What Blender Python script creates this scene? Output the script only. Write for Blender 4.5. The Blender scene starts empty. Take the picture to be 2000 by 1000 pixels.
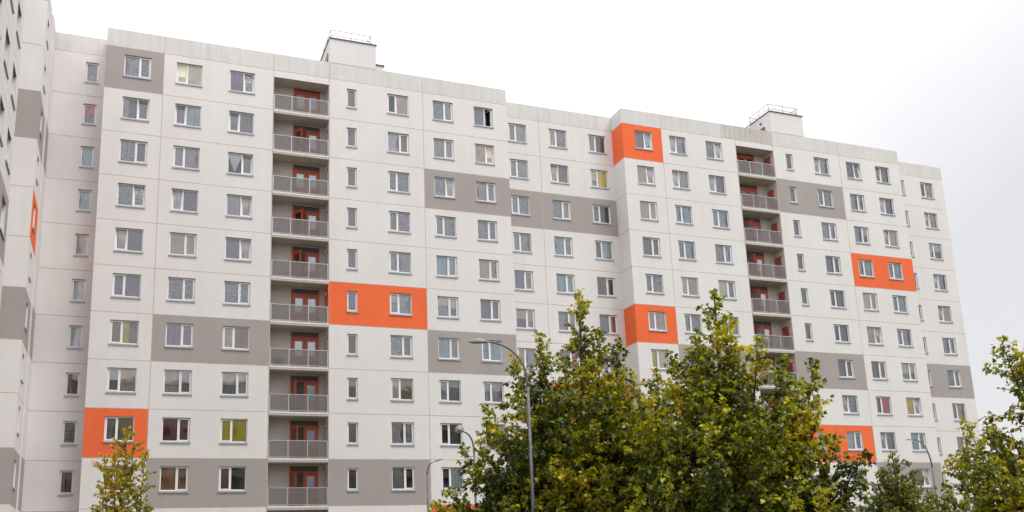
import bpy, math, random
import numpy as np
from mathutils import Vector, Matrix

S = bpy.context.scene
COL = S.collection

# ------------------------------------------------------------------ camera
CAM = Vector((2.0532, -57.8683, 1.6204))
R_ = Vector((0.928884, -0.368224, -0.039806))
U_ = Vector((-0.04694, -0.223654, 0.973538))
F_ = Vector((0.367383, 0.902435, 0.225033))
cd = bpy.data.cameras.new("camera")
cam = bpy.data.objects.new("camera", cd)
COL.objects.link(cam)
m = Matrix((R_, U_, -F_)).transposed().to_4x4()
m.translation = CAM
cam.matrix_world = m
cd.sensor_width = 36
cd.lens = 36 * 1883.896 / 2000
cd.shift_x = (1000 - 994.02) / 2000
cd.shift_y = (686.08 - 500) / 2000
cd.clip_end = 2000
S.camera = cam

# ------------------------------------------------------------------ sky, sun, exposure
SUN_EL, SUN_AZ = math.radians(60), math.radians(138)      # azimuth clockwise from +Y
w = bpy.data.worlds.new("World")
S.world = w
w.use_nodes = True
nt = w.node_tree
bg = nt.nodes["Background"]
sky = nt.nodes.new("ShaderNodeTexSky")
sky.sky_type = 'NISHITA'
sky.sun_disc = False
sky.sun_elevation = SUN_EL
sky.sun_rotation = SUN_AZ
tc = nt.nodes.new("ShaderNodeTexCoord")
nz = nt.nodes.new("ShaderNodeTexNoise")
nz.inputs['Scale'].default_value = 1.6
nz.inputs['Detail'].default_value = 4
nt.links.new(tc.outputs['Generated'], nz.inputs['Vector'])
# overcast deck: a little thinner and bluer towards the right (east), low down
dt = nt.nodes.new("ShaderNodeVectorMath"); dt.operation = 'DOT_PRODUCT'
dt.inputs[1].default_value = (1.6, 0.0, -0.8)
nt.links.new(tc.outputs['Generated'], dt.inputs[0])
ma = nt.nodes.new("ShaderNodeMath"); ma.operation = 'ADD'
ma.inputs[1].default_value = -0.46
nt.links.new(dt.outputs['Value'], ma.inputs[0])
mb = nt.nodes.new("ShaderNodeMath"); mb.operation = 'MULTIPLY_ADD'
mb.inputs[1].default_value = 0.3
nt.links.new(nz.outputs['Fac'], mb.inputs[0]); nt.links.new(ma.outputs[0], mb.inputs[2])
cr = nt.nodes.new("ShaderNodeValToRGB")
cr.color_ramp.elements[0].position = 0.0
cr.color_ramp.elements[0].color = (1, 1, 1, 1)
cr.color_ramp.elements[1].position = 0.62
cr.color_ramp.elements[1].color = (0.555, 0.553, 0.56, 1)
nt.links.new(mb.outputs[0], cr.inputs[0])
vm = nt.nodes.new("ShaderNodeVectorMath"); vm.operation = 'SCALE'
vm.inputs['Scale'].default_value = 10.2
nt.links.new(cr.outputs[0], vm.inputs[0])
mx = nt.nodes.new("ShaderNodeMixRGB"); mx.inputs[0].default_value = 0.93
nt.links.new(sky.outputs[0], mx.inputs[1]); nt.links.new(vm.outputs[0], mx.inputs[2])
nt.links.new(mx.outputs[0], bg.inputs[0])
bg.inputs[1].default_value = 0.1

sl = bpy.data.lights.new("sun", 'SUN')
sl.energy = 1.5
sl.angle = math.radians(25)
sl.color = (1, 0.965, 0.93)
so = bpy.data.objects.new("sun", sl)
COL.objects.link(so)
sd = Vector((math.sin(SUN_AZ) * math.cos(SUN_EL), math.cos(SUN_AZ) * math.cos(SUN_EL), math.sin(SUN_EL)))
so.rotation_euler = sd.to_track_quat('Z', 'Y').to_euler()
S.view_settings.view_transform = 'Standard'
S.view_settings.look = 'None'
S.view_settings.gamma = 1
S.view_settings.exposure = 0.54

# ------------------------------------------------------------------ materials
def nodes(name):
    mt = bpy.data.materials.new(name)
    mt.use_nodes = True
    t = mt.node_tree
    return mt, t, t.nodes["Principled BSDF"]

def N(t, typ, **kw):
    n = t.nodes.new(typ)
    for k, v in kw.items():
        n.inputs[k].default_value = v
    return n

def noise(t, scale, detail=3, stretch=None, rough=0.5):
    g = t.nodes.new("ShaderNodeNewGeometry")
    n = N(t, "ShaderNodeTexNoise", Scale=scale, Detail=detail, Roughness=rough)
    if stretch:
        mp = t.nodes.new("ShaderNodeMapping")
        mp.inputs['Scale'].default_value = stretch
        t.links.new(g.outputs['Position'], mp.inputs[0])
        t.links.new(mp.outputs[0], n.inputs['Vector'])
    else:
        t.links.new(g.outputs['Position'], n.inputs['Vector'])
    return n.outputs['Fac']

def ramp(t, fac, stops):
    r = t.nodes.new("ShaderNodeValToRGB")
    while len(r.color_ramp.elements) < len(stops):
        r.color_ramp.elements.new(0.5)
    for e, (p, c) in zip(r.color_ramp.elements, stops):
        e.position = p
        e.color = (*c, 1) if len(c) == 3 else c
    t.links.new(fac, r.inputs[0])
    return r.outputs[0]

def mult(t, a, b, f=1.0):
    n = t.nodes.new("ShaderNodeMixRGB"); n.blend_type = 'MULTIPLY'; n.inputs[0].default_value = f
    t.links.new(a, n.inputs[1]); t.links.new(b, n.inputs[2])
    return n.outputs[0]

def g3(v): return (v, v, v)

def render_mat(name, base, speck=0.05, streak=0.0, rust=0.0, bump=0.25, mott=0.05):
    """thin mineral render on concrete panels: fine grain, soft mottling, rain streaks"""
    mt, t, b = nodes(name)
    c = N(t, "ShaderNodeRGB"); c.outputs[0].default_value = (*base, 1)
    col = c.outputs[0]
    col = mult(t, col, ramp(t, noise(t, 0.55, 3), [(0.3, g3(1 - mott)), (0.7, g3(1 + 0))]))
    col = mult(t, col, ramp(t, noise(t, 0.16, 2), [(0.35, (1 - mott * .5, 1 - mott * .8, 1 - mott * .7)), (0.65, g3(1))]))
    gr = noise(t, 26, 2)
    col = mult(t, col, ramp(t, gr, [(0.3, g3(1 - speck)), (0.7, g3(1 + 0))]))
    # faint dirt washed down from joints and sills
    col = mult(t, col, ramp(t, noise(t, 1.0, 4, (2.6, 2.6, 0.12)), [(0.32, (0.975 - streak, 0.97 - streak, 0.965 - streak)), (0.56, g3(1))]))
    if streak:
        col = mult(t, col, ramp(t, noise(t, 1.0, 5, (3.1, 3.1, 0.35), 0.75), [(0.40, g3(1 - streak * 2.2)), (0.56, g3(1))]))
    if rust:
        col = mult(t, col, ramp(t, noise(t, 1.0, 4, (1.7, 1.7, 0.3), 0.7), [(0.36, (1 - rust * .35, 1 - rust, 1 - rust * 1.3)), (0.46, g3(1))]))
    t.links.new(col, b.inputs['Base Color'])
    b.inputs['Roughness'].default_value = 0.92
    b.inputs['Specular IOR Level'].default_value = 0.2
    bp = N(t, "ShaderNodeBump", Strength=bump, Distance=0.01)
    t.links.new(noise(t, 45, 2), bp.inputs['Height'])
    t.links.new(bp.outputs[0], b.inputs['Normal'])
    return mt

def plain(name, c, rough=0.6, metal=0.0, var=0.12, scale=6.0, spec=0.5):
    mt, t, b = nodes(name)
    lo = tuple(x * (1 - var) for x in c); hi = tuple(min(1, x * (1 + var)) for x in c)
    t.links.new(ramp(t, noise(t, scale, 4), [(0.3, lo), (0.7, hi)]), b.inputs['Base Color'])
    b.inputs['Roughness'].default_value = rough
    b.inputs['Metallic'].default_value = metal
    b.inputs['Specular IOR Level'].default_value = spec
    return mt

M = {}
M['light'] = render_mat('light_render', (0.80, 0.765, 0.762))
M['parapet'] = render_mat('weathered_render', (0.755, 0.725, 0.712), streak=0.03, rust=0.02, mott=0.08)
M['parapet_rust'] = render_mat('rust_stained_render', (0.65, 0.60, 0.57), streak=0.06, rust=0.16, mott=0.1)
M['grey'] = render_mat('grey_render', (0.45, 0.40, 0.39), speck=0.17, bump=0.4)
M['orange'] = render_mat('orange_render', (0.95, 0.178, 0.066), speck=0.07, mott=0.07)
M['joint'] = plain('joint_sealant', (0.50, 0.39, 0.34), 0.9, var=0.2, scale=1.5)
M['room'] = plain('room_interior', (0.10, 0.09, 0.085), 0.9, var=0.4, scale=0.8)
M['roof'] = plain('roof_felt', (0.09, 0.09, 0.09), 0.9)
M['concrete'] = plain('balcony_concrete', (0.52, 0.46, 0.43), 0.9, var=0.1, scale=2.5)
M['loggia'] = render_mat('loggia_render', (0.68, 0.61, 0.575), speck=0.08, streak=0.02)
M['pvc'] = plain('white_window_frame', (0.84, 0.83, 0.83), 0.35, var=0.03)
M['sill'] = plain('sill_sheet_metal', (0.40, 0.40, 0.44), 0.5, metal=0.2, var=0.1)
M['soffit_shade'] = plain('shaded_soffit_brown', (0.24, 0.17, 0.155), 0.7)  # shadow at the top of the window reveals, put into the soffit colour
M['roofsteel'] = plain('painted_roof_rail', (0.20, 0.22, 0.24), 0.5)
M['steel'] = plain('galvanised_steel', (0.50, 0.53, 0.55), 0.45, metal=0.35, var=0.15, scale=9)
M['darksteel'] = plain('dark_steel', (0.10, 0.10, 0.11), 0.5, metal=0.3)
M['flash'] = plain('brown_flashing', (0.13, 0.09, 0.08), 0.6)
M['door'] = plain('red_orange_door_paint', (0.46, 0.075, 0.03), 0.45, var=0.12, scale=3)
M['lampshell'] = plain('lamp_shell', (0.30, 0.29, 0.28), 0.6, var=0.35, scale=14)
M['lampglass'] = plain('lamp_lens', (0.50, 0.50, 0.48), 0.25, var=0.1)
M['pole'] = plain('lamp_pole_zinc', (0.13, 0.14, 0.145), 0.6, metal=0.1, var=0.2, scale=5)
M['white'] = plain('white_paint', (0.75, 0.74, 0.72), 0.5, var=0.06)
M['beige'] = plain('beige_dish_paint', (0.62, 0.54, 0.47), 0.6, var=0.06)
M['potclay'] = plain('clay_pot', (0.35, 0.14, 0.08), 0.8)

def glass_mat():
    mt = bpy.data.materials.new('window_glass'); mt.use_nodes = True
    t = mt.node_tree
    for n in list(t.nodes):
        if n.type == 'BSDF_PRINCIPLED': t.nodes.remove(n)
    out = t.nodes['Material Output']
    tr = N(t, "ShaderNodeBsdfTransparent", Color=(0.94, 0.95, 0.96, 1))
    gl = N(t, "ShaderNodeBsdfGlossy", Color=(0.90, 0.90, 0.98, 1), Roughness=0.02)
    fr = N(t, "ShaderNodeFresnel", IOR=1.5)
    mu = t.nodes.new("ShaderNodeMath"); mu.operation = 'MULTIPLY_ADD'; mu.use_clamp = True
    mu.inputs[1].default_value = 2.2; mu.inputs[2].default_value = 0.03
    bp = N(t, "ShaderNodeBump", Strength=0.05, Distance=0.05)
    t.links.new(noise(t, 1.1, 1), bp.inputs['Height'])
    t.links.new(bp.outputs[0], gl.inputs['Normal'])
    t.links.new(fr.outputs[0], mu.inputs[0])
    mix = t.nodes.new("ShaderNodeMixShader")
    t.links.new(mu.outputs[0], mix.inputs[0]); t.links.new(tr.outputs[0], mix.inputs[1]); t.links.new(gl.outputs[0], mix.inputs[2])
    t.links.new(mix.outputs[0], out.inputs[0])
    return mt
M['glass'] = glass_mat()

def panel_mat():
    """finely perforated / frosted balustrade infill: half see-through grey"""
    mt, t, b = nodes('balustrade_infill')
    t.links.new(ramp(t, noise(t, 5, 3), [(0.3, (0.16, 0.15, 0.15)), (0.7, (0.22, 0.205, 0.205))]), b.inputs['Base Color'])
    b.inputs['Roughness'].default_value = 0.5
    b.inputs['Alpha'].default_value = 0.5
    return mt
M['infill'] = panel_mat()

def curtain_mat(name, c, pattern=None, alpha=1.0):
    mt, t, b = nodes('curtain_' + name)
    col = ramp(t, noise(t, 2.2, 3), [(0.3, tuple(x * 0.88 for x in c)), (0.7, tuple(min(1, x * 1.12) for x in c))])
    if pattern == 'lace':
        g = t.nodes.new("ShaderNodeNewGeometry")
        v = N(t, "ShaderNodeTexVoronoi", Scale=9.0); v.feature = 'F1'
        t.links.new(g.outputs['Position'], v.inputs['Vector'])
        col = mult(t, col, ramp(t, v.outputs['Distance'], [(0.15, g3(1)), (0.6, g3(0.55))]))
    if pattern == 'fold':
        col = mult(t, col, ramp(t, noise(t, 1, 2, (11, 11, 0.25)), [(0.3, g3(0.80)), (0.7, g3(1.0))]))
    t.links.new(col, b.inputs['Base Color'])
    b.inputs['Roughness'].default_value = 0.9
    b.inputs['Alpha'].default_value = alpha
    return mt
CUR = {
 's': ((.42, .415, .45), 'fold'), 'g': ((.72, .70, .73), 'fold'), 'l': ((.78, .80, .84), 'lace'), 'w': ((.88, .88, .89), 'fold'),  # s: grey for empty panes, sky reflected in the glass put into the colour
 'p': ((.78, .63, .57), None), 'y': ((1.0, .80, .0), 'fold'), 'b': ((.66, .34, .16), 'fold'), 'v': ((.48, .38, .54), 'fold'),
 'r': ((.34, .10, .11), 'fold'), 'k': ((.85, .17, .28), None), 'o': ((1.0, .70, .12), None), 'c': ((.88, .84, .64), None),
 'n': ((.55, .54, .53), None), 't': ((.66, .80, .84), 'fold'), 'e': ((.48, .36, .15), 'fold')}
for k, (c, p) in CUR.items():
    M['c_' + k] = curtain_mat(k, c, p)

def leaf_mat(name, trans=0.5):
    mt, t, b = nodes(name)
    a = t.nodes.new("ShaderNodeAttribute"); a.attribute_name = 'leafcol'
    t.links.new(a.outputs['Color'], b.inputs['Base Color'])
    b.inputs['Roughness'].default_value = 0.33
    b.inputs['Specular IOR Level'].default_value = 0.7
    tl = t.nodes.new("ShaderNodeBsdfTranslucent")
    hs = N(t, "ShaderNodeHueSaturation", Saturation=1.15, Value=1.1)
    t.links.new(a.outputs['Color'], hs.inputs['Color']); t.links.new(hs.outputs[0], tl.inputs[0])
    mix = t.nodes.new("ShaderNodeMixShader"); mix.inputs[0].default_value = trans
    out = t.nodes['Material Output']
    t.links.new(b.outputs[0], mix.inputs[1]); t.links.new(tl.outputs[0], mix.inputs[2]); t.links.new(mix.outputs[0], out.inputs[0])
    return mt
M['leaf'] = leaf_mat('leaf')
M['stem'] = plain('plant_green', (0.07, 0.12, 0.02), 0.7, var=.4)
M['bark'] = plain('bark', (0.085, 0.065, 0.045), 0.95, var=0.45, scale=18)
M['grass'] = plain('grass_ground', (0.055, 0.085, 0.025), 0.95, var=0.4, scale=3)
M['asphalt'] = plain('asphalt', (0.05, 0.05, 0.052), 0.9, var=0.2, scale=8)
M['paving'] = plain('paving', (0.30, 0.29, 0.28), 0.9, var=0.15, scale=4)
M['kerb'] = plain('kerb_stone', (0.35, 0.34, 0.33), 0.9, var=0.15)

# ------------------------------------------------------------------ mesh helpers
class MB:
    """collects faces with material slots"""
    def __init__(s): s.v = []; s.f = []; s.mi = []; s.mats = []
    def mat(s, k):
        if k not in s.mats: s.mats.append(k)
        return s.mats.index(k)
    def face(s, pts, k):
        n = len(s.v); s.v += [tuple(p) for p in pts]; s.f.append(tuple(range(n, n + len(pts)))); s.mi.append(s.mat(k))
    def box(s, a, b, k, skip=''):
        x0, y0, z0 = a; x1, y1, z1 = b
        F = {'-y': [(x0, y0, z0), (x1, y0, z0), (x1, y0, z1), (x0, y0, z1)], '+y': [(x1, y1, z0), (x0, y1, z0), (x0, y1, z1), (x1, y1, z1)],
             '-x': [(x0, y1, z0), (x0, y0, z0), (x0, y0, z1), (x0, y1, z1)], '+x': [(x1, y0, z0), (x1, y1, z0), (x1, y1, z1), (x1, y0, z1)],
             '-z': [(x0, y1, z0), (x1, y1, z0), (x1, y0, z0), (x0, y0, z0)], '+z': [(x0, y0, z1), (x1, y0, z1), (x1, y1, z1), (x0, y1, z1)]}
        for n, q in F.items():
            if n not in skip: s.face(q, k)
    def xbox(s, T, a, b, k):
        """box transformed by matrix T"""
        t = MB(); t.box(a, b, k)
        for f in t.f: s.face([T @ Vector(t.v[i]) for i in f], k)
    def tube(s, pts, rad, k, n=8, cap=True):
        pts = [Vector(p) for p in pts]
        if not isinstance(rad, (list, tuple)): rad = [rad] * len(pts)
        rings = []; prev = None
        for i, p in enumerate(pts):
            d = (pts[min(i + 1, len(pts) - 1)] - pts[max(i - 1, 0)]).normalized()
            u = (prev - d * prev.dot(d)) if prev else d.orthogonal()
            if u.length < 1e-5: u = d.orthogonal()
            u.normalize(); prev = u; v = d.cross(u)
            base = len(s.v)
            s.v += [tuple(p + (u * math.cos(2 * math.pi * j / n) + v * math.sin(2 * math.pi * j / n)) * rad[i]) for j in range(n)]
            rings.append(base)
        mi = s.mat(k)
        for a, b in zip(rings, rings[1:]):
            for j in range(n):
                s.f.append((a + j, a + (j + 1) % n, b + (j + 1) % n, b + j)); s.mi.append(mi)
        if cap:
            s.f.append(tuple(rings[-1] + j for j in range(n))); s.mi.append(mi)
            s.f.append(tuple(rings[0] + j for j in reversed(range(n)))); s.mi.append(mi)
    def mesh(s, name, smooth=False, off=None):
        me = bpy.data.meshes.new(name)
        vs = s.v if off is None else [(x - off[0], y - off[1], z - off[2]) for x, y, z in s.v]
        me.from_pydata(vs, [], s.f)
        for k in s.mats: me.materials.append(M[k])
        me.polygons.foreach_set('material_index', s.mi)
        if smooth: me.polygons.foreach_set('use_smooth', [True] * len(s.f))
        me.update()
        return me

def link(name, me, parent=None, loc=(0, 0, 0), rz=0.0):
    o = bpy.data.objects.new(name, me); COL.objects.link(o)
    o.location = loc; o.rotation_euler = (0, 0, rz)
    if parent: o.parent = parent
    return o

def thing(name, loc, label, cat, group=None):
    o = bpy.data.objects.new(name, None); COL.objects.link(o); o.location = loc
    o.empty_display_size = 0.3
    o['label'] = label; o['category'] = cat
    if group: o['group'] = group
    return o

def put(name, mb, parent, smooth=False):
    """mesh given in world coordinates, hung under a thing"""
    return link(name, mb.mesh(name, smooth, off=tuple(parent.location)), parent)

# ------------------------------------------------------------------ windows
ST, TOP, NST = 2.8, 34.0, 12         # storey height, line under the parapet, storeys
GAP = 0.03
WT, WB = 0.46, 1.91                  # window opening below each joint line (top, bottom)
WH = WB - WT
RD = 0.13                            # reveal depth
_cache = {}
def cached(key, fn):
    if key not in _cache: _cache[key] = fn()
    return _cache[key]

def frame_layout(w, side):
    """x of the mullion centre; the opening sash is the narrower-glass side"""
    return w * (0.43 if side == 'L' else 0.57) if side in 'LR' else None

def mk_frame(w, side, h=WH):
    def f():
        b = MB(); y0, y1 = RD - 0.02, RD + 0.05; t = 0.062; z0 = 0.07
        b.box((0, y0, z0), (t, y1, h), 'pvc'); b.box((w - t, y0, z0), (w, y1, h), 'pvc')
        b.box((t, y0, z0), (w - t, y1, z0 + t), 'pvc'); b.box((t, y0, h - t), (w - t, y1, h), 'pvc')
        mxx = frame_layout(w, side)
        if mxx: b.box((mxx - 0.035, y0, z0 + t), (mxx + 0.035, y1, h - t), 'pvc')
        return b.mesh('window')
    return cached(('f', w, side, h), f)

def sash_span(w, side, t=0.062):
    mxx = frame_layout(w, side)
    if side == 'L': return t, mxx - 0.035
    if side == 'R': return mxx + 0.035, w - t
    return t, w - t

def tilt_m(tilt, z0, y):
    return Matrix.Translation((0, y, z0)) @ Matrix.Rotation(math.radians(-7.5 if tilt == 1 else 0), 4, 'X') @ Matrix.Translation((0, -y, -z0))

def mk_sash(w, side, tilt, h=WH):
    def f():
        b = MB(); a, c = sash_span(w, side); y0, y1 = RD - 0.032, RD + 0.03; s = 0.062 if side in 'LR' else 0.04; z0, z1 = 0.07 + 0.045, h - 0.045
        if tilt == 2:      # turned inwards on its side hinge
            hx = c if side == 'R' else a
            T = Matrix.Translation((hx, y1, 0)) @ Matrix.Rotation(math.radians(-55 if side == 'R' else 55), 4, 'Z') @ Matrix.Translation((-hx, -y1, 0))
        else:
            T = tilt_m(tilt, z0, y1)
        e = 0.004
        for A, B in (((a - e, y0, z0), (a + s, y1, z1)), ((c - s, y0, z0), (c + e, y1, z1)), ((a + s, y0, z0), (c - s, y1, z0 + s)), ((a + s, y0, z1 - s), (c - s, y1, z1))):
            b.xbox(T, A, B, 'pvc')
        # rubber gasket round the glass
        b.xbox(T, (a + s, y1 - 0.03, z0 + s), (a + s + 0.008, y1 - 0.012, z1 - s), 'darksteel')
        if tilt == 1:
            xh = (a + s * 0.5) if side == 'R' else (c - s * 0.5)
            b.xbox(T, (xh - 0.012, y1, 0.62), (xh + 0.012, y1 + 0.05, 0.75), 'steel')
        return b.mesh('sash')
    return cached(('s', w, side, tilt, h), f)

def mk_glass(w, side, tilt, h=WH):
    def f():
        b = MB(); a, c = sash_span(w, side); t = 0.062; s = 0.06 if side in 'LR' else 0.038; y1 = RD + 0.03; yg = RD + 0.005
        z0, z1 = 0.115, h - 0.045
        if tilt == 2:
            hx = c if side == 'R' else a
            T = Matrix.Translation((hx, y1, 0)) @ Matrix.Rotation(math.radians(-55 if side == 'R' else 55), 4, 'Z') @ Matrix.Translation((-hx, -y1, 0))
        else:
            T = tilt_m(tilt, z0, y1)
        q = [(a + s, yg, z0 + s), (c - s, yg, z0 + s), (c - s, yg, z1 - s), (a + s, yg, z1 - s)]
        b.face([T @ Vector(p) for p in q], 'glass')
        mxx = frame_layout(w, side)
        if mxx:
            x0, x1 = (mxx + 0.035, w - t) if side == 'L' else (t, mxx - 0.035)
            b.face([(x0, yg + .01, 0.07 + t), (x1, yg + .01, 0.07 + t), (x1, yg + .01, h - t), (x0, yg + .01, h - t)], 'glass')
        return b.mesh('glass')
    return cached(('g', w, side, tilt, h), f)

def mk_sill(w):
    def f():
        b = MB()
        o = 0.035
        b.face([(-o, -0.055, 0.03), (w + o, -0.055, 0.03), (w + o, RD, 0.07), (-o, RD, 0.07)], 'sill')
        b.face([(-o, -0.055, -0.05), (w + o, -0.055, -0.05), (w + o, -0.055, 0.03), (-o, -0.055, 0.03)], 'sill')
        b.face([(-o, -0.055, -0.05), (-o, -0.04, -0.05), (w + o, -0.04, -0.05), (w + o, -0.055, -0.05)], 'sill')
        for x in (-o, w + o):
            b.face([(x, -0.055, -0.05), (x, -0.055, 0.03), (x, -0.002, 0.042), (x, -0.002, -0.04)], 'sill')
        b.face([(-o, -0.04, -0.05), (-o, -0.002, -0.04), (w + o, -0.002, -0.04), (w + o, -0.04, -0.05)], 'sill')
        return b.mesh('sill')
    return cached(('sl', w), f)

def sheet(b, x0, x1, z0, z1, k, amp=0.018, wl=0.11, seed=0, y=RD + 0.105, gather=None):
    """hanging folded cloth"""
    n = max(2, int((x1 - x0) / wl * 5)); rows = 5
    r = random.Random(seed); ph = [r.uniform(-.5, .5) for _ in range(n + 1)]
    def P(i, j):
        u = i / n; vz = j / rows; x = x0 + (x1 - x0) * u; z = z0 + (z1 - z0) * vz
        if gather:
            g = gather * math.sin(math.pi * (1 - vz)) ** 2 if abs(gather) < 1 else 0
            x = x0 + (x1 - x0) * (u * (1 - g)) if gather > 0 else x1 - (x1 - x0) * ((1 - u) * (1 + g))
        return (x, y + amp * math.sin(i * 2 * math.pi / 5 + ph[i]) * (1.15 - 0.3 * vz), z)
    for i in range(n):
        for j in range(rows):
            b.face([P(i, j), P(i + 1, j), P(i + 1, j + 1), P(i, j + 1)], k)

def mk_curtain(w, side, pane, code, var, h=WH):
    def f():
        b = MB(); mxx = frame_layout(w, side)
        x0, x1 = (0.03, w - 0.03) if mxx is None else ((0.03, mxx) if pane == 0 else (mxx, w - 0.03))
        z0, z1 = 0.06, h - 0.01; y = RD + 0.085
        c = code
        if c in 'pkcv' :       # taut roller blind
            b.box((x0 + .01, y - .02, z0 + 0.02), (x1 - .01, y - .016, z1), 'c_' + c)
        elif c == 'o':
            b.box((x0 + .01, y - .02, z0), (x1 - .01, y - .016, z1), 'c_o')
        elif c in 'WPCK':
            cov = (0.42, 0.52, 0.60, 0.48)[var % 4]
            k = {'W': 'w', 'P': 'p', 'C': 'c', 'K': 'k'}[c]
            zc = z1 - (z1 - z0) * cov
            b.box((x0 + .01, y - .02, zc), (x1 - .01, y - .016, z1), 'c_' + k)
            b.box((x0 + .01, y - .026, zc - .02), (x1 - .01, y - .01, zc), 'c_' + k)
            sheet(b, x0, x1, z0, z1, 'c_' + ('s' if var % 2 else 'g'), y=y + .06, seed=var)
        elif c == 'n':
            z = z1 - 0.03
            while z > z0 + 0.05:
                b.face([(x0 + .01, y - .03, z), (x1 - .01, y - .03, z), (x1 - .01, y, z + .042), (x0 + .01, y, z + .042)], 'c_n')
                z -= 0.075
        elif c == 'x':
            nn = 10
            for i in range(nn):      # valance tapering to a gathered point
                u0, u1 = i / nn, (i + 1) / nn
                zz = [z1 - 0.88 * (1 - abs(2 * u - 1)) ** 0.8 * (z1 - z0) for u in (u0, u1)]
                b.face([(x0 + (x1 - x0) * u0, y, zz[0]), (x0 + (x1 - x0) * u1, y, zz[1]), (x0 + (x1 - x0) * u1, y, z1), (x0 + (x1 - x0) * u0, y, z1)], 'c_w')
        elif c in 'mz':
            k = 'c_y' if c == 'm' else 'c_g'
            xm = x0 + (x1 - x0) * 0.45
            sheet(b, x0, xm, z0, z1, k, seed=var)
            sheet(b, xm, x1, z0, z1, 'c_s', y=RD + .3, seed=var)
        elif c == 'l':
            sheet(b, x0, x1, z0 + (0.0, 0.16, 0.05, 0)[var % 4], z1, 'c_l', amp=.012, wl=.09, seed=var)
        elif c in 'gwtybre':
            gth = (None, 0.3, None, -0.3, None)[var % 5] if c in 'gwt' else None
            sheet(b, x0, x1, z0, z1, 'c_' + c, amp=.022, seed=var, gather=gth)
            if gth: sheet(b, x0, x1, z0, z1, 'c_s', y=RD + .2, seed=var)  # added grey sheet behind, keeps the gap from going black
        elif c == 's':
            sheet(b, x0, x1, z0, z1, 'c_s', amp=.012, y=RD + (.12 if mxx is None else .16), seed=var)  # empty pane: grey sheet stands in for the sky's reflection
        return b.mesh('curtain')
    return cached(('c', w, side, pane, code, var, h), f)

def window(block, origin, rz, w, code, rnd, h=WH):
    """origin = world position of the lower left front corner of the opening"""
    side = code[0].upper(); tilt = 1 if code[0].islower() else 0
    if code[0] == 'o': side, tilt = 'R', 2
    if code[0] == 'q': side, tilt = 'L', 2
    lo = Vector(origin) - block.location
    fr = link('window', mk_frame(w, side, h), block, lo, rz)
    link('sash', mk_sash(w, side, tilt, h), fr)
    link('glass', mk_glass(w, side, tilt, h), fr)
    link('sill', mk_sill(w), fr)
    for i, c in enumerate(code[1:]):
        if c == 'd': continue
        nm = 'blind' if c in 'pkcvoWPCKn' else 'curtain'  # code s is the added reflection-toned sheet, no real cloth
        link(nm, mk_curtain(w, side, i, c, rnd.randrange(8), h), fr)
    return fr

# ------------------------------------------------------------------ walls
def grid_wall(b, O, du, dn, us, zs, vj, hj, holes, colf, rooms=True, depth=RD, jw=0.02):
    """wall in the plane through O spanned by du and z; dn points INTO the building; holes = (u0,u1,z0,z1,kind)"""
    O, du, dn = Vector(O), Vector(du), Vector(dn)
    ub = {us[0], us[1]}; zb = {zs[0], zs[1]}
    for v in vj:
        for e in (v - jw, v + jw):
            if us[0] < e < us[1]: ub.add(e)
    for v in hj:
        for e in (v - jw, v + jw):
            if zs[0] < e < zs[1]: zb.add(e)
    for h in holes: ub.update(h[:2]); zb.update(h[2:4])
    ub = sorted(ub); zb = sorted(zb)
    P = lambda u, z, d=0.0: O + du * u + dn * d + Vector((0, 0, z))
    flip = du.cross(Vector((0, 0, 1))).dot(dn) > 0
    def q(pts, k): b.face(pts if not flip else pts[::-1], k)
    for u0, u1 in zip(ub, ub[1:]):
        uc = (u0 + u1) / 2
        for z0, z1 in zip(zb, zb[1:]):
            zc = (z0 + z1) / 2
            if any(h[0] < uc < h[1] and h[2] < zc < h[3] for h in holes): continue
            isj = any(abs(uc - v) < jw for v in vj) or any(abs(zc - v) < jw for v in hj)
            q([P(u0, z0), P(u1, z0), P(u1, z1), P(u0, z1)], 'joint' if isj else colf(uc, zc))
    for h in holes:
        u0, u1, z0, z1 = h[:4]
        if h[4] != 'win': continue
        k = colf((u0 + u1) / 2, (z0 + z1) / 2); k = 'light' if k in ('light', 'parapet', 'orange') else 'grey'
        if k == 'grey': k = 'light'
        D = 0.75
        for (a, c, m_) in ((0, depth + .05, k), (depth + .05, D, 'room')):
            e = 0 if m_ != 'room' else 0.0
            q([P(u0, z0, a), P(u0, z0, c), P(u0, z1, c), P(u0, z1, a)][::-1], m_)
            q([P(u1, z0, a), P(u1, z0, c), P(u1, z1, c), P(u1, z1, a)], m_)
            q([P(u0, z1, a), P(u0, z1, c), P(u1, z1, c), P(u1, z1, a)][::-1], m_ if m_ == 'room' else 'soffit_shade')  # soffit painted dark brown for the reveal's shade
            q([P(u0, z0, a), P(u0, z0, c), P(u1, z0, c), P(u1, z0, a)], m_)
        q([P(u0, z0, D), P(u1, z0, D), P(u1, z1, D), P(u0, z1, D)], 'room')

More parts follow.
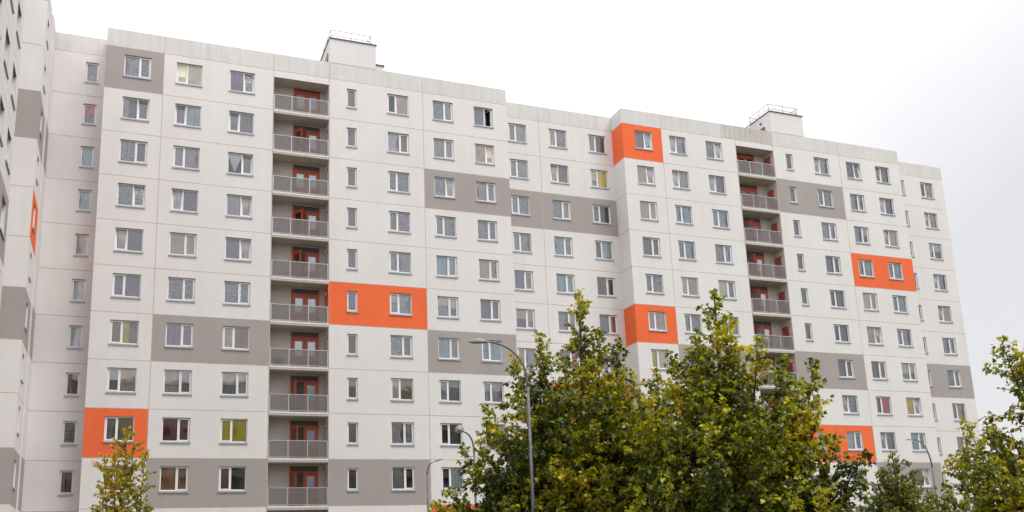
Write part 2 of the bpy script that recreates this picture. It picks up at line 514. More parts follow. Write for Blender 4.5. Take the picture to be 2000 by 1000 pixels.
PARA = TOP + 1.18
def body(b, x0, x1, y0, y1, skip):
    b.box((x0, y0, 0), (x1, y1, PARA), 'light', skip=skip + ' +z')
    # roof sheet sunk behind the parapet and the parapet's own thickness
    t = 0.28; zr = PARA - 0.55
    b.face([(x0 + t, y0 + t, zr), (x1 - t, y0 + t, zr), (x1 - t, y1 - t, zr), (x0 + t, y1 - t, zr)], 'roof')
    for A, B in (((x0, y0), (x1, y0 + t)), ((x0, y1 - t), (x1, y1)), ((x0, y0 + t), (x0 + t, y1 - t)), ((x1 - t, y0 + t), (x1, y1 - t))):
        b.face([(A[0], A[1], PARA), (B[0], A[1], PARA), (B[0], B[1], PARA), (A[0], B[1], PARA)], 'parapet')
    b.face([(x0 + t, y0 + t, zr), (x0 + t, y0 + t, PARA), (x1 - t, y0 + t, PARA), (x1 - t, y0 + t, zr)], 'parapet')
    b.face([(x0 + t, y1 - t, zr), (x1 - t, y1 - t, zr), (x1 - t, y1 - t, PARA), (x0 + t, y1 - t, PARA)], 'parapet')
    b.face([(x0 + t, y0 + t, zr), (x0 + t, y1 - t, zr), (x0 + t, y1 - t, PARA), (x0 + t, y0 + t, PARA)], 'parapet')
    b.face([(x1 - t, y0 + t, zr), (x1 - t, y0 + t, PARA), (x1 - t, y1 - t, PARA), (x1 - t, y1 - t, zr)], 'parapet')

HJ = [TOP - ST * k for k in range(0, NST)]
def row(z): return int(math.floor((TOP - z) / ST))
LOG_B = 1.20                          # loggia depth
POOL = ['Lll', 'Rgg', 'Rls', 'Lgs', 'Rss', 'Lwg', 'Rpp', 'Rgl', 'lgs', 'rlg', 'Ldg', 'Rll', 'Ltt', 'Rbb', 'Lee', 'LWl']
NPOOL = ['Ss', 'Ss', 'Sd', 'Sl', 'Ss', 'Sg']

def facade_windows(block, cols, codes, O, du, dn, rz, holes, seed, rows=NST):
    """cols: (u0, u1, narrow); makes windows and returns the holes for them"""
    rnd = random.Random(seed)
    for ci, (u0, u1, nar) in enumerate(cols):
        for r in range(rows):
            zt = TOP - ST * r - (WT + (0.08 if nar else 0)); zb_ = TOP - ST * r - WB
            cl = codes[ci]
            code = cl[r] if r < len(cl) else rnd.choice(NPOOL if nar else POOL)
            holes.append((u0, u1, zb_, zt, 'win'))
            w_ = round(u1 - u0, 3)
            org = Vector(O) + Vector(du) * u0 + Vector((0, 0, zb_))
            window(block, org, rz, w_, code, rnd, round(zt - zb_, 3))

def loggia(b, x0, x1, y0, orange_rows):
    """recess walls, back and dividing ceilings (slabs are separate parts)"""
    yb = y0 + LOG_B
    for r in range(NST):
        zt = TOP - ST * r - (0.47 if r == 0 else 0.0) ; zb_ = TOP - ST * (r + 1)
        if r > 0: zt = TOP - ST * r - 0.2
        b.face([(x0, yb, zb_), (x1, yb, zb_), (x1, yb, zt), (x0, yb, zt)], 'loggia')
        b.face([(x0, y0, zb_), (x0, yb, zb_), (x0, yb, zt), (x0, y0, zt)], 'loggia')
        kk = 'orange' if r in orange_rows else 'loggia'
        b.face([(x1, yb, zb_), (x1, y0, zb_), (x1, y0, zt), (x1, yb, zt)], kk)
        if r == 0:
            b.face([(x0, y0, zt), (x0, yb, zt), (x1, yb, zt), (x1, y0, zt)], 'concrete')

def mk_slab(w):
    def f():
        b = MB(); b.box((0.002, -0.03, -0.2), (w - 0.002, LOG_B - .002, 0), 'concrete')
        b.box((0.002, -0.045, -0.075), (w - 0.002, -0.03, 0.03), 'white')
        return b.mesh('balcony')
    return cached(('slab', w), f)
def mk_rail(w):
    def f():
        b = MB(); y = -0.005
        b.box((0.03, y - .02, 1.07), (w - .03, y + .02, 1.11), 'steel'); b.box((0.03, y - .015, .09), (w - .03, y + .015, .12), 'steel')
        for fx in (0.012, 0.325, 0.65, 0.985):
            b.box((w * fx - .022, y - .022, 0), (w * fx + .022, y + .022, 1.07), 'steel')
        return b.mesh('railing')
    return cached(('rail', w), f)
def mk_infill(w):
    def f():
        b = MB(); fr = (0.012, 0.325, 0.65, 0.985)
        for a, c in zip(fr, fr[1:]):
            b.box((w * a + .03, -0.012, .125), (w * c - .03, -0.004, 1.065), 'infill')
        return b.mesh('railing_panel')
    return cached(('inf', w), f)
def mk_doorframe():
    def f():
        b = MB(); W_, H_ = 1.72, 2.12; y = LOG_B
        b.box((0, y - .07, 0), (.07, y - .003, 2.5), 'door'); b.box((W_ - .07, y - .07, 0), (W_, y - .003, 2.5), 'door')
        b.box((.07, y - .07, 2.10), (W_ - .07, y - .003, 2.19), 'door'); b.box((W_ / 2 - .04, y - .06, 0), (W_ / 2 + .04, y - .004, 2.10), 'door')
        b.box((.07, y - .03, 2.19), (W_ - .07, y - .004, 2.5), 'darksteel')
        b.box((.07, y - .012, .0), (W_ - .07, y - .004, 2.10), 'room')
        return b.mesh('door_frame')
    return cached('df', f)
def mk_leaf(ang, flip):
    def f():
        b = MB(); W_, H_ = 0.76, 2.08
        s = -1 if flip else 1
        T = Matrix.Rotation(math.radians(-ang * s), 4, 'Z')
        def bx(x0, x1, y0, y1, z0, z1, k):
            if flip: x0, x1 = -x1, -x0
            b.xbox(T, (x0, y0, z0), (x1, y1, z1), k)
        bx(0, .15, -.03, .015, 0, H_, 'door'); bx(W_ - .15, W_, -.03, .015, 0, H_, 'door'); bx(.15, W_ - .15, -.03, .015, 0, 0.95, 'door'); bx(.15, W_ - .15, -.03, .015, H_ - .2, H_, 'door')
        bx(.15, W_ - .15, -.012, -.004, .95, H_ - .2, 'glass'); bx(.15, W_ - .15, -.0, .004, .95, H_ - .2, 'c_t' if not ang else 'c_s')
        bx(W_ - .10, W_ - .07, -.06, -.03, 1.0, 1.12, 'steel')
        return b.mesh('door')
    return cached(('leaf', ang, flip), f)
def mk_bulkhead():
    def f():
        b = MB()
        b.tube([(-.002, .4, 2.05), (-.05, .4, 2.05)], [.11, .11], 'darksteel', 12)
        b.tube([(-.05, .4, 2.05), (-.09, .4, 2.05), (-.12, .4, 2.05)], [.10, .085, .04], 'lampglass', 12)
        return b.mesh('wall_lamp', True)
    return cached('bulk', f)
def mk_sidedoor():
    def f():
        b = MB(); x = -0.004
        b.box((x - .05, .42, 0), (x, 1.12, 2.06), 'door'); b.box((x - .06, .52, 1.0), (x - .05, 1.02, 1.85), 'c_r')
        b.box((x - .09, .47, .95), (x - .05, .50, 1.1), 'steel')
        return b.mesh('side_door')
    return cached('sd', f)

def balconies(block, x0, x1, y0, opens, side_door):
    w_ = round(x1 - x0, 3)
    for r in range(NST - 1):
        z = TOP - ST * (r + 1)
        s = link('balcony', mk_slab(w_), block, Vector((x0, y0, z)) - block.location)
        link('railing', mk_rail(w_), s); link('railing_panel', mk_infill(w_), s)
        dx = 1.45 if not side_door else 0.75
        link('door_frame', mk_doorframe(), s, (dx, 0, 0))
        la, ra = opens[r % len(opens)]
        link('door', mk_leaf(la, False), s, (dx + .08, LOG_B - .055, .01))
        link('door', mk_leaf(ra, True), s, (dx + 1.72 - .08, LOG_B - .055, .01))
        link('wall_lamp', mk_bulkhead(), s, (w_, 0, 0))
        if side_door: link('side_door', mk_sidedoor(), s, (w_, 0, 0))

def under(parent, name, b, smooth=False):
    base = parent.parent.location if parent.parent else parent.location
    o = link(name, b.mesh(name, smooth, off=tuple(base)), parent); return o

def stair_tower(block, x0, x1, y0, depth, vent_side):
    b = MB(); z0, z1 = PARA, TOP + 2.95
    b.box((x0, y0, z0 + .017), (x1, y0 + depth, z1), 'light'); b.box((x0, y0, z0 - .017), (x1, y0 + .25, z0 + .017), 'joint')
    t = put('stair_tower', b, block)
    b = MB(); b.box((x0 - .06, y0 - .06, z1 + .002), (x1 + .06, y0 + depth + .06, z1 + .07), 'flash'); under(t, 'roof_edge', b)
    return t

def roof_rail(t, x0, x1, y0, y1, z):
    b = MB(); h = .72
    P = [(x0, y0), (x1, y0), (x1, y1), (x0, y1)]
    for i in range(4):
        a, c = P[i], P[(i + 1) % 4]
        for hh in (.32, h): b.tube([(a[0], a[1], z + hh), (c[0], c[1], z + hh)], .02, 'roofsteel', 6)
        b.tube([(a[0], a[1], z), (a[0], a[1], z + h)], .022, 'roofsteel', 6)
        mm = ((a[0] + c[0]) / 2, (a[1] + c[1]) / 2); b.tube([(*mm, z), (*mm, z + h)], .02, 'roofsteel', 6)
    b.tube([(x1 - .45, y0 + .02, z), (x1 - .08, y0 + .02, z + h)], .018, 'roofsteel', 6)
    under(t, 'railing', b)

# ================================================================== SECTION A (tall left section, X 0..26.17)
XA1 = 26.17; LA = (10.03, 13.58)
A = thing('apartment_block', (0, 0, 0), 'wide slab section with left loggia column and an orange square low at its corner', 'apartment block', 'joined sections of the panel apartment building')
cA = [(1.06, 2.60, 0), (4.08, 5.62, 0), (7.28, 8.82, 0), (14.76, 15.42, 1), (17.52, 18.98, 0), (20.71, 22.16, 0), (23.70, 25.12, 0)]
codA = [
 ['Rgl', 'rzs', 'Rls', 'rll', 'lgs', 'Lss', 'Lem', 'LWP', 'Lse', 'Leb'],
 ['lcc', 'lst', 'Lgg', 'lgs', 'Rpp', 'Rll', 'Rvv', 'RPW', 'Rrr', 'Rbb'],
 ['rvl', 'lss', 'rxs', 'rgg', 'rsg', 'Rll', 'Lpb', 'RPW', 'Lyy', 'Lrd'],
 ['Ss', 'Ss', 'Ss', 'Ss', 'Ss', 'Ss', 'Sr', 'Ss', 'Ss', 'Sd'],
 ['Ldp', 'Rws', 'Lll', 'Lll', 'Lgg', 'LWg', 'Rls', 'Lwe', 'Rgl', 'Rsd'],
 ['Rlg', 'Rgg', 'rlg', 'Lgl', 'Rtt', 'RCW', 'Rtl', 'Lls', 'Ldd', 'Ldt'],
 ['osd', 'rpp', 'Rgl', 'Rll', 'Rpg', 'Rss', 'Llt', 'Lgg']]
holes = []
facade_windows(A, cA, codA, (0, 0, 0), (1, 0, 0), (0, 1, 0), 0, holes, 3)
holes.append((LA[0], LA[1], 0.4, TOP - 0.47, 'void'))
def colA(x, z):
    if z > TOP: return 'parapet'
    r = row(z)
    if x < 3.33: return {0: 'grey', 8: 'orange'}.get(r, 'light')
    if x < 10.0: return {6: 'grey', 9: 'grey'}.get(r, 'light')
    if x < 13.6: return 'light'
    if x < 20.0: return {5: 'orange', 9: 'grey'}.get(r, 'light')
    return {2: 'grey', 6: 'grey', 10: 'orange'}.get(r, 'light')
b = MB()
grid_wall(b, (0, 0, 0), (1, 0, 0), (0, 1, 0), (0, XA1), (0, PARA), [3.33, 10.0, 13.6, 20.0], HJ, holes, colA)
loggia(b, LA[0], LA[1], 0, {5})
body(b, 0, XA1, 0, 12.5, '-y')
put('wall', b, A)
balconies(A, LA[0], LA[1], 0, [(0, 0), (60, 0), (0, 0), (50, 0), (60, 0), (0, 0), (0, 0), (80, 0), (70, 0), (75, 0), (75, 0)], False)
tA = stair_tower(A, 13.63, 16.77, 0.0, 3.0, 'l')
roof_rail(tA, 13.75, 16.5, .25, 2.8, TOP + 3.02)
b = MB(); b.box((13.585, .5, PARA + .25), (13.625, 1.3, PARA + .95), 'darksteel'); under(tA, 'hatch', b)
b = MB(); b.box((16.79, 0.05, PARA), (17.30, .55, TOP + 1.50), 'light'); b.box((16.74, 0.0, TOP + 1.50), (17.36, .60, TOP + 1.60), 'darksteel'); put('chimney', b, A)

# ================================================================== SECTION B (set back, X 26.17..35.40)
YB = 1.62; XC = 35.40
B = thing('apartment_block', (XA1, YB, 0), 'narrow set-back section between the two loggia sections, three window columns wide', 'apartment block', 'joined sections of the panel apartment building')
cB = [(26.93, 28.34, 0), (30.14, 31.58, 0), (33.38, 34.84, 0)]
codB = [['Lgg', 'Lgg', 'Lgl', 'Lgg', 'Rvg', 'RPP', 'Lpg', 'Lss'],
        ['Lpl', 'lgs', 'Rlg', 'Rtg', 'Rtt', 'Rgg', 'Rvk', 'Lgg'],
        ['Lln', 'LCo', 'Lsd', 'Lnt', 'Rnd', 'Rsb', 'Lss', 'Rgg']]
holes = []
facade_windows(B, cB, codB, (0, YB, 0), (1, 0, 0), (0, 1, 0), 0, holes, 5)
def colB(x, z):
    if z > TOP: return 'parapet'
    r = row(z)
    if x < 29.35: return {2: 'grey', 7: 'grey'}.get(r, 'light')
    return {2: 'grey', 7: 'orange'}.get(r, 'light')
b = MB()
grid_wall(b, (0, YB, 0), (1, 0, 0), (0, 1, 0), (XA1, XC), (0, PARA), [29.35], HJ, holes, colB)
body(b, XA1 + .004, XC - .004, YB, 12.4, '-y')
put('wall', b, B)

# ================================================================== SECTION C (X 35.40..61.8)
XC1 = 61.80; LC = (45.42, 48.93)
Cb = thing('apartment_block', (XC, 0, 0), 'slab block section with orange squares on its left corner, above the two big trees', 'apartment block', 'joined sections of the panel apartment building')
cC = [(36.45, 37.90, 0), (39.43, 40.88, 0), (42.65, 44.12, 0), (50.13, 50.79, 1), (52.90, 54.35, 0), (56.15, 57.61, 0), (59.18, 60.64, 0)]
codC = [['rsg', 'rpg', 'Rpp', 'Rss', 'Lll', 'Lpp', 'Lyc', 'Lgg'],
        ['lgg', 'lgg', 'Ltt', 'Llt', 'Lcp', 'Lll', 'Rgg'],
        ['rlg', 'lgs', 'Ltt', 'Rlt', 'Rcl', 'Lgl'],
        ['Ss', 'Ss', 'Ss', 'Ss', 'Ss', 'Ss', 'Sd', 'Sd', 'Sc'],
        ['llg', 'Lll', 'Rgt', 'Rss', 'Lss', 'Lss', 'Rss', 'lll', 'Rwl', 'Rww'],
        ['rss', 'Rgg', 'RtW', 'Lgg', 'Rcp', 'rpg', 'Rsg', 'Lsk', 'lls', 'Rgg'],
        ['lss', 'lgs', 'lgp', 'Ltg', 'Ltt', 'Lgg', 'RCC', 'rog', 'Rtt', 'reg']]
holes = []
facade_windows(Cb, cC, codC, (0, 0, 0), (1, 0, 0), (0, 1, 0), 0, holes, 7)
holes.append((LC[0], LC[1], 0.4, TOP - 0.47, 'void'))
def colC(x, z):
    if z > TOP: return 'parapet_rust' if 44 < x < 49.0 else 'parapet'
    r = row(z)
    if x < 38.75: return {0: 'orange', 5: 'orange'}.get(r, 'light')
    if x < 45.4: return {6: 'grey'}.get(r, 'light')
    if x < 48.95: return 'light'
    if x < 55.47: return {1: 'grey', 6: 'grey', 8: 'orange'}.get(r, 'light')
    return {3: 'orange', 9: 'grey'}.get(r, 'light')
b = MB()
grid_wall(b, (0, 0, 0), (1, 0, 0), (0, 1, 0), (XC, XC1), (0, PARA), [38.75, 45.4, 48.95, 55.47], HJ, holes, colC)
loggia(b, LC[0], LC[1], 0, set())
grid_wall(b, (XC, 0, 0), (0, 1, 0), (1, 0, 0), (0, YB), (0, PARA), [], HJ, [], lambda u, z: colC(36, z))
b.box((XC, YB, 0), (XC, 12.5, PARA), 'light', skip='-y +y +x -z +z')
body(b, XC, XC1, 0, 12.5, '-y -x')
put('wall', b, Cb)
balconies(Cb, LC[0], LC[1], 0, [(0, 0), (0, 0), (55, 0), (70, 0), (60, 0), (50, 0), (60, 0)], True)
tC = stair_tower(Cb, 49.0, 52.2, 0.0, 3.0, 'l')
roof_rail(tC, 49.15, 51.95, .25, 2.8, TOP + 3.02)
b = MB(); b.box((48.955, .75, PARA + .35), (48.995, 1.5, PARA + .80), 'darksteel'); under(tC, 'hatch', b)
b = MB(); b.tube([(48.99, 1.15, TOP + 2.38), (48.86, 1.15, TOP + 2.38)], [.07, .09], 'darksteel', 10); under(tC, 'vent_cowl', b)

# ================================================================== SECTION D (set back end)
D_ = thing('apartment_block', (XC1, YB, 0), 'set-back end section of the slab, beside the sky on the right', 'apartment block', 'joined sections of the panel apartment building')
cD = [(63.16, 63.80, 1), (65.60, 67.03, 0)]
codD = [['Sl', 'Sl', 'Sg', 'Sg', 'Ss', 'Ss', 'Sg', 'Sg', 'Sv'], ['Lsg', 'lgg', 'LWW', 'lgg', 'llp', 'Rgg', 'Rlg', 'Lgg', 'Rgs']]
holes = []
facade_windows(D_, cD, codD, (0, YB, 0), (1, 0, 0), (0, 1, 0), 0, holes, 9)
def colD(x, z):
    if z > TOP: return 'parapet'
    return 'grey' if row(z) == 6 else 'light'
b = MB()
grid_wall(b, (0, YB, 0), (1, 0, 0), (0, 1, 0), (XC1, 68.25), (0, PARA), [], HJ, holes, colD)
body(b, XC1 + .004, 68.25, YB, 12.4, '-y')
put('wall', b, D_)

# ================================================================== SECTION E (link to the left wing) and the wing
YE, XW = 1.48, -3.03
E_ = thing('apartment_block', (XW, YE, 0), 'slim link section with one narrow window column, between side wing and main slab', 'apartment block', 'joined sections of the panel apartment building')
holes = []
facade_windows(E_, [(-1.14, -0.40, 1)], [['Sl', 'SK', 'St', 'St', 'Sp', 'Sw', 'Sw', 'Sr', 'Sn', 'Sr']], (0, YE, 0), (1, 0, 0), (0, 1, 0), 0, holes, 11)
b = MB()
grid_wall(b, (0, YE, 0), (1, 0, 0), (0, 1, 0), (XW, 0), (0, PARA), [], HJ, holes, lambda x, z: 'parapet' if z > TOP else 'light')
body(b, XW + .004, -.004, YE, 12.3, '-y')
put('wall', b, E_)

def wing(x, y0, y1, xb, label, cols, codes, vj, colf, seed, ret=None):
    t = thing('apartment_block', (x, y0, 0), label, 'apartment block', 'joined sections of the panel apartment building')
    holes = []
    facade_windows(t, cols, codes, (x, 0, 0), (0, 1, 0), (-1, 0, 0), math.pi / 2, holes, seed)
    b = MB()
    grid_wall(b, (x, 0, 0), (0, 1, 0), (-1, 0, 0), (y0, y1), (0, PARA), vj, HJ, holes, colf)
    if ret:
        grid_wall(b, (0, y0, 0), (1, 0, 0), (0, 1, 0), (ret, x), (0, PARA), [], HJ, [], lambda u, z: colf(y0 + 4.5, z))
        b.box((xb, y0, 0), (ret, y0, PARA), 'light', skip='+x -x +y -z +z')
    body(b, xb, x, y0, y1, '+x -y' if ret else '+x')
    put('wall', b, t)
    return t
def colW1(y, z):
    if z > TOP: return 'parapet'
    r = row(z)
    if r in (2, 6, 9): return 'grey'
    if r == 4 and y < -.45: return 'orange'
    return 'light'
W1 = wing(XW, -3.88, YE - .004, -15, 'inner end of the side wing, edge-on, with orange strip and three grey storeys',
          [(-2.85, -1.95, 0)], [['Rsg'] * 12], [-.45], colW1, 13, ret=-5.2)
b = MB()
grid_wall(b, (XW + .09, 0, 0), (0, 1, 0), (-1, 0, 0), (-.42, YE - .01), (0, PARA), [], HJ, [], lambda y, z: 'parapet' if z > TOP else ('grey' if row(z) in (2, 6, 9) else 'light'))
b.face([(XW + .001, -.42, 0), (XW + .09, -.42, 0), (XW + .09, -.42, PARA), (XW + .001, -.42, PARA)], 'light')
put('corner_pilaster', b, W1)
def colW0(y, z):
    if z > TOP: return 'parapet'
    return 'grey' if row(z) == 6 and y > -23.0 else 'light'
W0 = wing(-2.71, -37.0, -16.35, -15, 'nearest part of the side wing, cut by the left edge, its windows seen almost edge-on',
          [(-36.0 + 0, -34.55, 0), (-32.9, -31.45, 0), (-29.6, -28.15, 0), (-27.1, -25.65, 0), (-24.2, -22.75, 0), (-21.15, -19.8, 0), (-18.42, -17.12, 0)],
          [[], [], [], [], [], [], []], [-33.7, -27.8, -22.2 ], colW0, 15)
b = MB()
grid_wall(b, (-4.65, 0, 0), (0, 1, 0), (-1, 0, 0), (-16.34, -3.89), (0, PARA), [-10.1], HJ, [], lambda y, z: 'parapet' if z > TOP else 'light')
body(b, -14.9, -4.65, -16.34, -3.885, '+x')
put('rear_wall', b, W1)

# added unseen block across the road, darkens the reflections in the low windows
b = MB()
oh = []
for i in range(36):
    for j in range(12):
        oh.append((-38 + i * 3.8, -36.4 + i * 3.8, 34 - 2.8 * j - 1.9, 34 - 2.8 * j - .45, 'win'))
grid_wall(b, (0, -112, 0), (1, 0, 0), (0, -1, 0), (-40, 100), (0, 36), [], [], oh, lambda u, z: 'grey' if int(z / 2.8) % 3 == 0 else 'loggia')
b.box((-40, -124, 0), (100, -112, 36), 'grey', skip='+y')
o = link('added_reflected_block', b.mesh('added_reflected_block')); o['kind'] = 'structure'

# ------------------------------------------------------------------ things on the roofs and balconies
def satellite_dish(x, y, z):
    t = thing('satellite_dish', (x, y, z), 'pale round dish on the roof beside the right-hand stair tower', 'satellite dish')
    b = MB(); n = 20; rings = 5; Rr = .52
    T = Matrix.Translation((x, y, z + .42)) @ Matrix.Rotation(math.radians(62), 4, 'X') @ Matrix.Rotation(math.radians(20), 4, 'Y')
    pr = lambda i, j: T @ Vector((Rr * i / rings * math.cos(2 * math.pi * j / n), Rr * i / rings * math.sin(2 * math.pi * j / n), -.16 * (1 - (i / rings) ** 2)))
    for i in range(rings):
        for j in range(n):
            b.face([pr(i, j), pr(i + 1, j), pr(i + 1, j + 1), pr(i, j + 1)], 'beige')
    put('dish', b, t, True)
    b = MB(); b.tube([(x, y, z - .55), (x, y, z + .35)], .03, 'steel', 8); put('mast', b, t)
    b = MB(); b.tube([T @ Vector((0, -.5, 0)), T @ Vector((0, -.1, .45))], .012, 'steel', 6); b.tube([T @ Vector((0, -.1, .45)), T @ Vector((0, -.06, .40))], .03, 'darksteel', 8); put('feed_arm', b, t)
satellite_dish(47.85, 1.0, PARA + .10)
def antenna(x, y, h, label):
    t = thing('aerial_mast', (x, y, PARA - .55), label, 'aerial')
    b = MB(); b.tube([(x, y, PARA - .55), (x, y, PARA + h)], [.015, .006], 'steel', 6); put('mast', b, t)
    b = MB(); b.tube([(x - .25, y, PARA - .05), (x - .25, y, PARA + .14), (x + .22, y, PARA + .14)], .012, 'steel', 6); b.box((x + .2, y - .06, PARA + .04), (x + .34, y + .06, PARA + .16), 'darksteel'); put('bracket', b, t)
antenna(13.02, .9, 2.0, 'thin aerial mast on the roof just left of the taller stair tower')
antenna(46.35, .9, 2.3, 'thin aerial mast on the roof left of the pale dish')
t = thing('air_conditioner', (10.55, .55, TOP - ST * 7), 'grey outdoor cooling unit on the seventh balcony of the left loggia column', 'air conditioner')
z = TOP - ST * 7
b = MB(); b.box((10.3, .35, z + .08), (10.95, .68, z + .62), 'lampshell'); b.tube([(10.55, .35, z + .35), (10.55, .33, z + .35)], [.2, .2], 'darksteel', 16); put('casing', b, t)
b = MB(); b.box((10.36, .38, z + .001), (10.42, .65, z + .08), 'darksteel'); b.box((10.83, .38, z + .001), (10.89, .65, z + .08), 'darksteel'); put('feet', b, t)

z = TOP - ST * 7
t = thing('flower_pot', (47.9, .35, z), 'clay pot with orange flowers on the right loggia column, behind its railing', 'flower pot')
b = MB(); b.tube([(47.9, .35, z + .002), (47.9, .35, z + .5)], [.13, .18], 'potclay', 14); put('pot', b, t, True)
b = MB(); rf = random.Random(3)
for _ in range(260):
    p = Vector((47.9 + rf.gauss(0, .2), .35 + rf.gauss(0, .1), z + 1.0 + rf.gauss(0, .22))); e = Vector((rf.gauss(0, 1), rf.gauss(0, 1), rf.gauss(0, 1))).normalized() * .05; f_ = e.cross(Vector((0, 0, 1))).normalized() * .04
    b.face([p - e, p + f_, p + e, p - f_], 'c_o' if rf.random() < .35 else 'stem')
for k in range(7): b.tube([(47.9, .35, z + .45), (47.9 + rf.gauss(0, .12), .35 + rf.gauss(0, .07), z + 1.05)], .008, 'stem', 4)
put('flowers', b, t)
# ------------------------------------------------------------------ ground
def struct(name, b):
    o = link(name, b.mesh(name)); o['kind'] = 'structure'; return o
b = MB(); b.face([(-900, -900, 0), (900, -900, 0), (900, 900, 0), (-900, 900, 0)], 'grass'); struct('ground', b)
b = MB(); b.face([(-2.6, -6.0, .004), (75, -6.0, .004), (75, -3.0, .004), (-2.6, -3.0, .004)], 'paving'); struct('path', b)
b = MB(); b.face([(-60, -72, .006), (120, -72, .006), (120, -64, .006), (-60, -64, .006)], 'asphalt'); struct('road', b)
b = MB(); b.face([(-60, -63.85, .12), (120, -63.85, .12), (120, -59.2, .12), (-60, -59.2, .12)], 'paving'); b.box((-60, -64, 0), (120, -63.85, .125), 'kerb'); b.box((-60, -59.2, 0), (120, -59.1, .122), 'kerb'); struct('pavement', b)

# ------------------------------------------------------------------ street lamps
def arc(p0, p1, p2, n=8):
    p0, p1, p2 = map(Vector, (p0, p1, p2))
    return [tuple(p0 * (1 - t) ** 2 + p1 * 2 * t * (1 - t) + p2 * t * t) for t in [i / n for i in range(n + 1)]]
def cobra_head(b, c, d, L, wd, ht):
    """long drop-shaped lantern: c = inner end, d = outward direction"""
    c, d = Vector(c), Vector(d).normalized(); s = d.cross(Vector((0, 0, 1))).normalized(); u = s.cross(d).normalized()
    prof = [(0, .22), (.12, .34), (.25, .62), (.45, .95), (.62, 1), (.8, .84), (.93, .5), (1, .06)]
    n = 16; rings = []
    for f, r in prof:
        ring = []
        for j in range(n):
            a = 2 * math.pi * j / n
            zz = math.sin(a); hh = ht * (1.0 if zz > 0 else .55)
            ring.append(c + d * L * f + s * math.cos(a) * wd / 2 * r + u * zz * hh / 2 * r * 1.2)
        rings.append(ring)
    for (A_, B_) in zip(rings, rings[1:]):
        for j in range(n):
            low = j >= n // 2
            b.face([A_[j], A_[(j + 1) % n], B_[(j + 1) % n], B_[j]], 'lampglass' if low and 2 <= rings.index(A_) <= 5 else 'lampshell')
    b.face(rings[0][::-1], 'lampshell')
def street_lamp(base, top, ctrl, tip, d, r0, r1, L, wd, ht, label, grp='street lamps'):
    t = thing('street_lamp', (base[0], base[1], 0), label, 'street lamp', grp)
    b = MB()
    b.tube([(base[0], base[1], 0), (base[0], base[1], 1.0)], [r0 * 1.5, r0 * 1.5], 'pole', 12)
    b.tube([(base[0], base[1], 1.0), top], [r0, r1], 'pole', 12)
    put('pole', b, t, True)
    b = MB(); b.tube(arc(top, ctrl, tip, 12), [r1 + (r1 * .62 - r1) * i / 12 for i in range(13)], 'pole', 10); put('arm', b, t, True)
    b = MB(); cobra_head(b, tip, d, L, wd, ht); put('lantern', b, t, True)
# tall lamp in front of the trees
street_lamp((9.93, -39.49), (9.93, -39.49, 5.45), (9.93, -39.49, 6.30), (9.22, -39.2, 6.46), (-.72, .28, .03), .038, .030, .46, .17, .12,
            'tall curved lamp with a long drop-shaped lantern, in front of the left big tree')
street_lamp((11.35, -32.1), (11.35, -32.1, 5.0), (11.35, -32.1, 5.62), (10.92, -32.2, 5.62), (-.45, -.9, -.02), .038, .030, .32, .26, .25,
            'lamp whose round lantern end peeks out at the left edge of the big tree')
street_lamp((13.77, -19.62), (13.77, -19.62, 5.75), (13.8, -19.62, 6.2), (14.0, -19.7, 6.25), (.9, -.36, .3), .045, .035, .42, .14, .09,
            'slim small lamp standing before the grey panel left of the trees')
street_lamp((29.15, -31.22), (29.15, -31.22, 4.75), (29.12, -31.2, 5.72), (28.80, -30.9, 5.80), (-.8, .5, .05), .045, .03, .3, .11, .06,
            'slim curved lamp with a flat lantern above the small round tree on the right')

